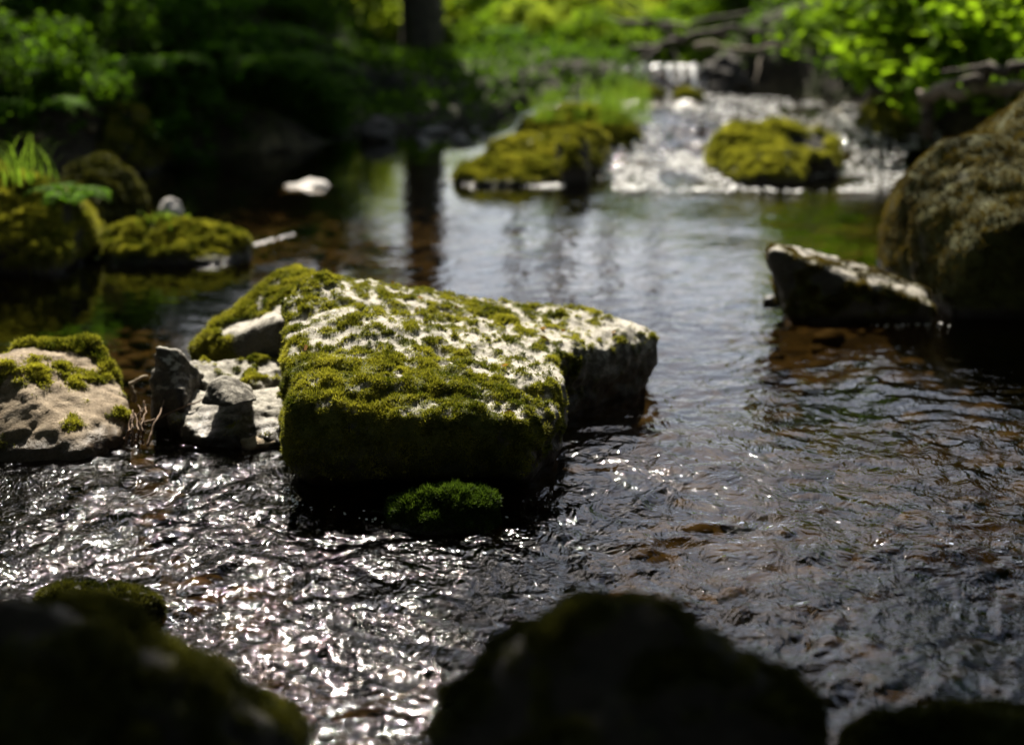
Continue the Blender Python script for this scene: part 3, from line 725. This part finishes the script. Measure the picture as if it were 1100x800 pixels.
def tree_meshes(seed, h, cr, base, nclump, nleaf, L, leafmat, trunk_r=0.13, lean=0.0, squash=1.0, crownc=None):
    """trunk with limbs, and a crown of leaf clumps set on the limbs' ends"""
    r = np.random.RandomState(seed); w = Wood()
    top = np.array([lean * h, 0, h * 0.9]); tp = wander((0, 0, -0.3), top, 14, 0.035 * h / 6, r)
    w.add(tp, np.linspace(trunk_r, trunk_r * 0.2, 14), 10)
    cs, rs = [], []
    for i in range(nclump):
        f = base + (1 - base) * r.rand() ** 0.8
        k = min(13, int(f * 13)); a = r.uniform(0, 6.283)
        prof = math.sin(math.pi * min(1, max(0.12, (f - base) / (1 - base + 1e-6) * 0.85 + 0.12)))
        rr = cr * (0.35 + 0.65 * r.rand()) * prof
        e = tp[k] + np.array([math.cos(a) * rr, math.sin(a) * rr * squash, 0.25 * rr + r.normal() * 0.15])
        w.add(wander(tp[k], e, 6, 0.03 * rr, r), np.linspace(trunk_r * 0.32 * (1 - 0.6 * f), 0.006, 6), 5)
        cs.append(e); rs.append(cr * r.uniform(0.18, 0.34))
        if r.rand() < 0.6: cs.append(tp[k] * 0.4 + e * 0.6 + r.normal(size=3) * 0.1); rs.append(cr * r.uniform(0.12, 0.22))
    V, F, t = leaf_cloud(np.array(cs), np.array(rs), nleaf, L, L * 0.32, r)
    return w.mesh('trunk', M_BARK), mk_mesh('crown', V, [F], leafmat, smooth=False, attrs={'tint': t})
def make_tree(name, label, cat, loc, meshes, group=None, rz=0, sc=1.0, parts=('trunk', 'crown')):
    t = thing(name, label, cat, loc, group, rz, sc)
    link(parts[0], meshes[0], t); link(parts[1], meshes[1], t)
    return t
T_A = tree_meshes(11, 6.5, 1.9, 0.18, 60, 11000, 0.13, M_LEAF_D)
T_B = tree_meshes(12, 5.5, 1.7, 0.12, 55, 11000, 0.12, M_LEAF)
T_C = tree_meshes(13, 8.5, 2.2, 0.3, 70, 12000, 0.15, M_LEAF_D, trunk_r=0.18)
g_for = 'woodland trees on the left bank'
lab_for = 'dark leafy woodland tree rising behind the ferns of the left bank'
for (x, y, m, sc) in [(-4.4, 10.8, T_A, .65), (-3.4, 12.6, T_B, .95), (-1.8, 13.2, T_C, .72),  (-6.0, 9.2, T_A, .9), (-5.6, 12.3, T_C, 1.0), (-5.0, 18, T_C, 1.0), (-4.4, 16.0, T_A, 1.0),
                     (-6.6, 7.0, T_B, 1.1), (-5.2, 7.2, T_B, .7), (-8.5, 10, T_C, 1.1), (-6.8, 21, T_C, 1.0), (-6, 17, T_C, 1.1), (-9, 15, T_C, 1.2), (-10, 5, T_C, 1.1), (-7, 2.5, T_C, 1.0)]:
    make_tree('woodland_tree', lab_for, 'tree', (x, y, Hs(x, y)), m, g_for, rng.uniform(0, 6), sc)
g_b = 'woodland trees behind the viewer'
for (x, y, m, sc) in [(-2.8, -2.2, T_C, 1.1), (-0.6, -2.6, T_C, 1.0), (1.6, -2.2, T_C, 1.1), (3.6, -1.0, T_C, 1.0), (-4.3, -0.6, T_B, 1.0), (-1.6, -6, T_C, 1.1), (2.4, -6.2, T_C, 1.1), (5.6, -4, T_C, 1.0), (-6, -4, T_C, 1.0), (0.2, -9, T_C, 1.3), (0.5, -4.2, T_A, 1.2), (-1.8, -4.2, T_A, 1.2), (2.8, -4.4, T_A, 1.2), (-3.6, -3.0, T_A, 1.1), (4.6, -2.6, T_A, 1.2), (5.4, 1.6, T_A, 1.1), (6.4, 3.6, T_C, 1.0), (6.0, 0.2, T_B, 1.1), (-5.2, 4.6, T_A, .9), (-4.8, 2.4, T_B, 1.0), (-6.2, 5.6, T_C, .9)]:
    make_tree('woodland_tree', 'leafy woodland tree shading the stream behind the near boulders', 'tree', (x, y, Hs(x, y)), m, g_b, rng.uniform(0, 6), sc)
T_S = tree_meshes(14, 3.4, 0.85, 0.06, 50, 6500, 0.11, M_LEAF_Y, trunk_r=0.04)
make_tree('young_tree', 'sunlit young tree standing behind the bush that leans over the riffle', 'tree', (2.7, 11.6, Hs(2.7, 11.6)), T_S, None, 2.0, 0.9)
make_tree('young_tree', 'sunlit yellow-green young tree mirrored in the dark pool left of the islet', 'tree', (-1.86, 19.0, Hs(-1.86, 19.0)), T_S, None, 1.0, .85)
g_r = 'woodland trees behind the right bank'
for (x, y, m, sc) in [(5.6, 11.5, T_B, .8), (7.5, 14, T_C, .9), (6.8, 8.2, T_A, .9), (8.6, 18, T_C, 1.0), (5.2, 20, T_B, .9), (9, 4, T_C, 1.0), (11, 10, T_C, 1.1)]:
    make_tree('woodland_tree', 'leafy woodland tree rising behind the bright bushes of the right bank', 'tree', (x, y, Hs(x, y)), m, g_r, rng.uniform(0, 6), sc)

# unseen added tree, leaf clumps set along sun rays to shade the near boulders
def shade_bough_tree():
    r = np.random.RandomState(77); w = Wood()
    base = np.array([4.3, 5.2, Hs(4.3, 5.2)]); t = thing('shade_tree', 'unseen tree added on the right bank, its leafy boughs placed to shade the near boulders', 'tree', tuple(base))
    tp = wander((0, 0, -0.3), (-0.4, 0.1, 5.2), 12, 0.05, r); w.add(tp, np.linspace(0.2, 0.07, 12), 10)
    cs, rs = [], []
    off = np.array(S) * 6.0
    def spot(x, y, rad):
        c = np.array([x, y, 0.25]) + off + np.array([0, 0, r.uniform(-.3, .3)]); c = c - base
        cs.append(c); rs.append(rad)
    for x in np.linspace(-1.3, 2.6, 13):
        for y in np.linspace(-0.3, 1.0, 5): spot(x + r.normal() * .1, y + r.normal() * .08, 0.30)
    for x in np.linspace(0.02, 2.4, 10):
        for y in np.linspace(1.25, 1.9 + 0.85 * min(1, max(0, (x - 0.33) / 0.1)), 5): spot(x + r.normal() * .12, y + r.normal() * .12, 0.27)
    for k in range(0, len(cs), 3):
        w.add(wander(tp[9 + k % 3], cs[k], 8, 0.05, r), np.linspace(0.045, 0.006, 8), 5)
    V, F, ti = leaf_cloud(np.array(cs), np.array(rs), 34000, 0.09, 0.03, r)
    link('trunk', w.mesh('trunk', M_BARK), t); link('crown', mk_mesh('crown', V, [F], M_LEAF, smooth=False, attrs={'tint': ti}), t)
shade_bough_tree()

def shade_canopy_tree(x, y, x0, x1, y0, y1, seed, label):  # added unseen crowns that cut sky light falling on the near rocks
    r = np.random.RandomState(seed); w = Wood(); base = np.array([x, y, Hs(x, y)])
    t = thing('shade_canopy_tree', label, 'tree', tuple(base))
    tp = wander((0, 0, -0.3), (-0.1 * x, 0.1, 7.4), 14, 0.05, r); w.add(tp, np.linspace(0.26, 0.08, 14), 10)
    n = 60; cs = np.c_[r.uniform(x0, x1, n), r.uniform(y0, y1, n), r.uniform(6.6, 8.6, n)] - base; rs = r.uniform(0.5, 0.95, n)
    for k in range(0, n, 2): w.add(wander(tp[8 + k % 6], cs[k], 8, 0.06, r), np.linspace(0.06, 0.008, 8), 5)
    V, F, ti = leaf_cloud(cs, rs, 26000, 0.17, 0.06, r, 0.5)
    link('trunk', w.mesh('trunk', M_BARK), t); link('crown', mk_mesh('crown', V, [F], M_LEAF_D, smooth=False, attrs={'tint': ti}), t)
shade_canopy_tree(-4.0, 0.6, -4.6, 0.4, -2.6, 4.4, 81, 'unseen tall tree added on the left bank to roof sky light off the near stream')
shade_canopy_tree(4.8, -0.6, -0.4, 5.2, -2.6, 4.4, 82, 'unseen tall tree added on the right bank to roof sky light off the near stream')

# shrubs
def shrub_meshes(seed, rad, h, nclump, nleaf, L, leafmat, wr=0.32):
    r = np.random.RandomState(seed); w = Wood(); cs, rs = [], []
    for k in range(nclump):
        a, q_ = r.uniform(0, 6.283), r.rand() ** 0.5
        e = np.array([math.cos(a) * rad * q_, math.sin(a) * rad * q_, h * (0.2 + 0.8 * r.rand()) * (1 - 0.55 * q_ ** 2)])
        w.add(wander((r.normal() * .04, r.normal() * .04, -0.05), e, 6, 0.02, r), np.linspace(0.012, 0.003, 6), 5)
        cs.append(e); rs.append(rad * r.uniform(0.16, 0.36))
    V, F, t = leaf_cloud(np.array(cs), np.array(rs), nleaf, L, L * wr, r)
    return w.mesh('stem', M_BARK), mk_mesh('leaves', V, [F], leafmat, smooth=False, attrs={'tint': t})
S_D = shrub_meshes(21, 0.75, 0.9, 40, 2600, 0.085, M_LEAF_D)
S_M = shrub_meshes(22, 0.6, 0.8, 34, 2200, 0.075, M_LEAF)
S_B = shrub_meshes(23, 0.6, 0.75, 30, 2000, 0.08, M_LEAF_B)
S_Y = shrub_meshes(25, 0.6, 0.75, 30, 2200, 0.08, M_LEAF_Y)
S_BIG = shrub_meshes(24, 0.75, 0.9, 40, 2400, 0.095, M_LEAF_B, 0.4)
def shrub(px, Y, ms, label, sc=1.0, group=None, py=100, name='leafy_shrub', dz=0.0):
    x = Q(px, py, Y).x
    return make_tree(name, label, 'shrub', (x, Y, Hs(x, Y) + dz), ms, group, rng.uniform(0, 6), sc, ('stem', 'leaves'))
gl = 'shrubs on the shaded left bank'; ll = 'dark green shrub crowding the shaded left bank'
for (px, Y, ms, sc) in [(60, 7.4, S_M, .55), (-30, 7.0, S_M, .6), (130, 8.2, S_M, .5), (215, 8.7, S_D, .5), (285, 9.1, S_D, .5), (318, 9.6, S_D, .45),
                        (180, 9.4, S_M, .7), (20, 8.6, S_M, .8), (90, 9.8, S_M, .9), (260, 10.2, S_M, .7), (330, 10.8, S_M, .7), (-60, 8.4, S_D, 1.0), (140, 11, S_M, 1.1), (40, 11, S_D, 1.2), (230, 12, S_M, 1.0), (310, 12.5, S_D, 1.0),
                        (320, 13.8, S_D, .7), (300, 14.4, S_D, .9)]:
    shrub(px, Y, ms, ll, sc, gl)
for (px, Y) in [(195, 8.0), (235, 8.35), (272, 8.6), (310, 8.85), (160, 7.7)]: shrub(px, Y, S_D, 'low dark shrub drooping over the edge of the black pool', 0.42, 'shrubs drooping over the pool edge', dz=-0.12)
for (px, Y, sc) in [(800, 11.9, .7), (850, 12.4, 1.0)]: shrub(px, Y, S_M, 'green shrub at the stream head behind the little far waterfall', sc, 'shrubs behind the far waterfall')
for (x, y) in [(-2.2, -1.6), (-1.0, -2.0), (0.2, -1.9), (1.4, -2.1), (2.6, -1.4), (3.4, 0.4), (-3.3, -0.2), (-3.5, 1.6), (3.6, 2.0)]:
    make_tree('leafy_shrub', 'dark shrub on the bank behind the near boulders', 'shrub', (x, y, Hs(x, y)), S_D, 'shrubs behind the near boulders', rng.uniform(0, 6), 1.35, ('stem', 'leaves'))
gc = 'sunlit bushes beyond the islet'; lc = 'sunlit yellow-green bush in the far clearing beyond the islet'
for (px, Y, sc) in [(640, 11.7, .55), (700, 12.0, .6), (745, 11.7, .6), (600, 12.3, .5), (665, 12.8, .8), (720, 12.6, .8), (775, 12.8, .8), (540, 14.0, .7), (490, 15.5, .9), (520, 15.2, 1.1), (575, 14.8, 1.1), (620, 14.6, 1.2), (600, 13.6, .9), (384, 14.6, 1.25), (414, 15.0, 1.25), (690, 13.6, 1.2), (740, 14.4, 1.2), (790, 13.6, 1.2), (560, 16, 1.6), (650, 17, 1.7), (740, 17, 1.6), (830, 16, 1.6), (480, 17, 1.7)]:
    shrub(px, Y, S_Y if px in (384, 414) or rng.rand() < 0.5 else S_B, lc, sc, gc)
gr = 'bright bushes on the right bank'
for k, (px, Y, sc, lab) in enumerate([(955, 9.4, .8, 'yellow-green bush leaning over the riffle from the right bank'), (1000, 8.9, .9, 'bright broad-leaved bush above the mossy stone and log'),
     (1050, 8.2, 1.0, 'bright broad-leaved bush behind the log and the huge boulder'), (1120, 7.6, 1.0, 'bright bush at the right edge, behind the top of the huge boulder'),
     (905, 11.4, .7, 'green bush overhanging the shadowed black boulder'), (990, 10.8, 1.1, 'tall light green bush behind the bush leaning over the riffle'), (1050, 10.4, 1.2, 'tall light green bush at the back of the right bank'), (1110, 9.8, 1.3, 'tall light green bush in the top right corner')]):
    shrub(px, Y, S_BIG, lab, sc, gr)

# ferns
def fern_mesh(seed, nf, L):
    r = np.random.RandomState(seed); PV, PD, PL, PW, FL = [], [], [], [], []
    w = Wood()
    for f in range(nf):
        a = 2 * math.pi * f / nf + r.normal() * 0.2; l = L * r.uniform(0.75, 1.1); t = np.linspace(0, 1, 26)
        rad = l * (t * 0.85); z = l * (0.95 * t - 0.85 * t ** 2.2)
        path = np.c_[np.cos(a) * rad, np.sin(a) * rad, z]
        w.add(path[::3], np.linspace(0.005, 0.0012, len(path[::3])), 4)
        tg = unit(np.gradient(path, axis=0)); side = unit(np.cross(tg, np.array([0, 0, 1.0])))
        for sgn in (-1, 1):
            pl = l * 0.26 * np.sin(np.pi * np.clip(t * 0.92 + 0.1, 0, 1)) ** 0.8
            PV.append(path[3:]); PD.append(unit(side * sgn + tg * 0.35 + np.array([0, 0, -0.12]) + r.normal(size=side.shape) * 0.06)[3:]); PL.append(pl[3:]); PW.append(pl[3:] * 0.13)
            FL.append(np.cross(side, tg)[3:])
    p, d, l, wd, fl = np.vstack(PV), np.vstack(PD), np.concatenate(PL), np.concatenate(PW), np.vstack(FL)
    V, F = diamonds(p, d, l, wd, r, 0.15, flat=fl)
    t = np.repeat(np.clip(r.normal(0.5, 0.2, len(p)), 0, 1), 4)
    return w.mesh('stem', M_FERN_STEM), mk_mesh('fronds', V, [F], M_FERN, smooth=False, attrs={'tint': t})
M_FERN_STEM = simple_material('fern_stem', (0.05, 0.05, 0.015), (0.10, 0.10, 0.03), 30, 0.7, 0.001)
FERN = [fern_mesh(31, 11, 0.6), fern_mesh(32, 9, 0.7)]
make_tree('fern', 'small fern growing on the right flank of the mossy mound at the left edge', 'fern', Q(80, 222, 4.95), FERN[1], None, 1.0, 0.3, ('stem', 'fronds'))
gf = 'ferns on the left bank'
for (px, py, Y, sc, lab) in [(270, 60, 8.5, .9, None), (330, 85, 9.0, .7, None), (300, 70, 8.7, 1.0, 'green fern with arching fronds catching light above the dark pool'), (255, 45, 9.2, 1.0, None), (338, 100, 9.2, .7, 'bright fern drooping toward the pale tilted stone'),
     (215, 80, 8.5, .8, None), (90, 90, 7.6, .7, None), (150, 75, 8.0, .8, None), (20, 110, 7.0, .7, None), (290, 60, 11.6, .8, None), (250, 50, 9.8, 1.0, None), (560, 70, 12.6, .7, None)]:
    x = Q(px, py, Y).x; m = FERN[rng.randint(2)]
    make_tree('fern', lab or 'shaded fern among the dark shrubs of the left bank', 'fern', (x, Y, max(Hs(x, Y), Q(px, py, Y).z - 0.15)), m, gf, rng.uniform(0, 6), sc, ('stem', 'fronds'))
# grass tufts
def grass_mesh(seed, n, L, spread=0.06):
    r = np.random.RandomState(seed)
    V, F = [], []; k = 0; T = []
    for i in range(n):
        a = r.uniform(0, 6.283); b0 = np.array([r.normal() * spread, r.normal() * spread, -0.01]); l = L * r.uniform(0.5, 1.1); o = r.uniform(0.15, 0.75) * l
        dr = np.array([math.cos(a), math.sin(a), 0]); sd = np.array([-dr[1], dr[0], 0]); w = 0.0032 * r.uniform(.7, 1.4)
        for j, t in enumerate(np.linspace(0, 1, 5)):
            c = b0 + dr * o * t ** 1.8 + np.array([0, 0, l * (t - 0.25 * t ** 3)]); ww = w * (1 - t * 0.92)
            V += [c - sd * ww, c + sd * ww]
        for j in range(4): F.append([k + 2 * j, k + 2 * j + 1, k + 2 * j + 3, k + 2 * j + 2])
        k += 10; T += [r.rand()] * 10
    return mk_mesh('grass_tuft', np.array(V), [np.array(F)], M_GRASS, attrs={'tint': np.array(T)})
GR = [grass_mesh(41, 60, 0.22), grass_mesh(42, 80, 0.32, 0.09), grass_mesh(43, 46, 0.15)]
def tuft(px, py, Y, m, label, group=None, sc=1.0):
    p = Q(px, py, Y); o = link('grass_tuft', GR[m], loc=p); o.rotation_euler.z = rng.uniform(0, 6); o.scale = (sc,) * 3
    return tag(o, label, 'grass', group)
tuft(22, 192, 5.0, 0, 'grass tuft on top of the mossy mound at the left edge')
tuft(180, 240, 5.15, 2, 'thin grass blades on the low glint-rimmed rock', sc=.6)
for k in range(15):
    tuft(rng.uniform(580, 690), rng.uniform(100, 135), rng.uniform(7.8, 8.7), rng.choice([0, 1, 2]), 'bright grass tuft growing on the mound of the islet', 'grass tufts on the islet', rng.uniform(.4, .8))
# ground cover
n = 60000
x = rng.uniform(-5, 5, n); y = rng.uniform(3, 14, n); d = np.maximum(xL(y) - x, x - xR(y)); k = d > 0.12
x, y = x[k], y[k]; z = H(x, y); p = np.c_[x, y, z + rng.uniform(0.0, 0.12, len(x))]
V, F = diamonds(p, unit(rng.normal(size=p.shape) * np.array([1, 1, .6])), rng.uniform(.04, .09, len(x)), rng.uniform(.012, .025, len(x)), rng, 0.25, flat=np.array([0, 0, 1.0]))
tag(link('undergrowth', mk_mesh('undergrowth', V, [F], M_LEAF, smooth=False, attrs={'tint': np.repeat(rng.rand(len(x)), 4)})), 'low leafy ground cover on both banks', 'undergrowth', kind='stuff')

# branches, logs, twigs
def limb(name, label, pts, r0, r1, mat, cat='branch', sub=0, seed=0, group=None, sublen=0.5):
    amp = 0.0014 if cat == 'twig' else 0.012
    r = np.random.RandomState(900 + seed); pts = [np.array(tuple(p)) for p in pts]; base = pts[0]
    path = np.vstack([wander(pts[i], pts[i + 1], 9, amp, r)[(1 if i else 0):] for i in range(len(pts) - 1)]) - base
    w = Wood(); w.add(path, np.linspace(r0, r1, len(path)), 9)
    for s in range(sub):
        k = r.randint(3, len(path) - 1); e = path[k] + r.normal(size=3) * np.array([.6, .4, .5]) * sublen
        w.add(wander(path[k], e, 7, 0.02 * sublen, r), np.linspace(r1 * 1.1, r1 * 0.3, 7), 6)
    o = tag(link(name, w.mesh(name, mat), loc=tuple(base)), label, cat, group)
    return o
limb('dead_branch', 'long dark branch arching over the far stream', [Q(655, 55, 11.5), Q(720, 45, 10.9), Q(790, 30, 10.5), Q(880, 35, 10.3), Q(960, 10, 10.2)], .035, .02, M_BARK, sub=9, seed=1)
limb('dead_branch', 'dark branch slanting up above the arching one', [Q(640, 20, 11.8), Q(740, 30, 11.2), Q(820, 8, 11.0), Q(900, -20, 10.8)], .03, .012, M_BARK, sub=7, seed=2)
limb('dead_branch', 'thin pale branch crossing the dark boulder at the stream head', [Q(745, 50, 10.0), Q(820, 52, 9.9), Q(880, 46, 9.9)], .022, .01, M_BARK_PALE, sub=3, seed=3)
limb('dead_branch', 'grey branch hanging across the top of the right-hand bush', [Q(930, 15, 9.0), Q(985, 22, 8.8), Q(1060, 8, 8.6), Q(1110, 12, 8.5)], .022, .012, M_BARK_PALE, sub=5, seed=4)
limb('fallen_log', 'fallen log with a pale upper side above the huge right boulder', [Q(985, 104, 7.2), Q(1040, 98, 7.0), Q(1130, 92, 6.8)], .035, .03, M_BARK_PALE, 'log', sub=1, seed=5, sublen=.3)
limb('fallen_log', 'second, higher log slanting up to the right edge', [Q(1030, 92, 6.9), Q(1070, 76, 6.8), Q(1130, 66, 6.7)], .03, .022, M_BARK, 'log', sub=1, seed=6, sublen=.3)
limb('broken_stump', 'short dark broken stem standing under the left end of the log', [Q(995, 145, 7.2), Q(997, 120, 7.2), Q(994, 98, 7.2)], .035, .028, M_BARK, 'stump', seed=7)
tg = 'twigs caught between the stones'
limb('twig', 'pale forked twig sticking up among the caught twigs', [P(143, 430, .02), P(140, 412, .07), P(158, 404, .09)], .006, .003, M_TWIG_PALE, 'twig', seed=8, group=tg)
r_ = np.random.RandomState(3)
for k in range(13):
    a = (r_.uniform(134, 158), r_.uniform(455, 490)); b2 = (a[0] + r_.uniform(-12, 22), a[1] - r_.uniform(15, 55))
    limb('twig', 'thin brown twig caught in the gap right of the beige wedge-shaped rock', [P(a[0], a[1], .012), P((a[0] + b2[0]) / 2 + r_.uniform(-4, 4), (a[1] + b2[1]) / 2, .05), P(b2[0], b2[1], .07)], .0032, .0015, M_TWIG, 'twig', seed=20 + k, group=tg)
limb('twig', 'long thin twig lying toward the pale flat stone', [P(150, 455, .03), P(185, 442, .05), P(222, 428, .06)], .003, .0015, M_TWIG, 'twig', seed=50, group=tg)

limb('dead_tree', 'tall bare dead trunk mirrored as a dark band in the pool left of the islet', [(-0.80, 13.0, Hs(-0.80, 13.0) - 0.1), (-0.82, 13.0, 2.5), (-0.78, 13.05, 5.2)], .20, .12, M_BARK, 'tree', sub=5, seed=60, sublen=.8)

# mossy stones at the foot of the far waterfall
for (sil, lab) in [([(655, 112), (662, 98), (690, 92), (712, 98), (718, 112)], 'low mossy stone at the left foot of the far little waterfall'), ([(716, 110), (726, 100), (745, 98), (760, 110)], 'small mossy stone at the right foot of the far little waterfall')]:
    rock('mossy_stone', lab, [sil_hull(sil, 9.6, 0.4, low=0.0)], M_ROCK, voxel=0.018, sm=4, disp=0.02, water=0.18, moss=dict(n=8000, len=0.02, wid=0.003, cover=0.4))
# dry leaf scraps caught in the moss of the big boulder
mv = np.empty(len(MAIN.data.vertices) * 3); MAIN.data.vertices.foreach_get('co', mv); mv = mv.reshape(-1, 3) + np.array(MAIN.location)
M_DRY = leaf_material('dry_leaf', (0.10, 0.05, 0.02), (0.26, 0.14, 0.05), 0.3)
lr = np.random.RandomState(8); topv = mv[(mv[:, 2] > 0.13)]
dv, df = diamonds(np.zeros((1, 3)), np.array([[1.0, 0, 0.1]]), np.array([0.02]), np.array([0.005]), lr, 0.4, flat=np.array([0, 0, 1.0]))
dl = mk_mesh('dry_leaf', dv, [df], M_DRY, smooth=False, attrs={'tint': np.full(4, 0.5)})
for k in range(22):
    p = topv[lr.randint(len(topv))]; o = link('dry_leaf', dl, loc=(p[0], p[1], p[2] + 0.006)); o.rotation_euler = (lr.uniform(-.5, .5), lr.uniform(-.5, .5), lr.uniform(0, 6.3)); o.scale = (lr.uniform(.6, 1.5),) * 3
    tag(o, 'tiny brown dry leaf scrap caught in the moss of the flat-topped boulder', 'leaf', 'dry leaf scraps on the flat-topped boulder')

for (px, Y, h_) in [(548, 23, 9), (603, 27, 11), (652, 25, 10), (706, 29, 12), (590, 31, 12)]:
    x = Q(px, 0, Y).x; z = Hs(x, Y)
    limb('slender_tree', 'slender bare trunk far upstream, mirrored as a faint streak in the mid pool', [(x, Y, z - 0.2), (x + 0.15, Y, z + h_ * 0.5), (x - 0.1, Y, z + h_)], .13, .05, M_BARK, 'tree', sub=7, seed=70 + px, sublen=1.3, group='slender trees far upstream')
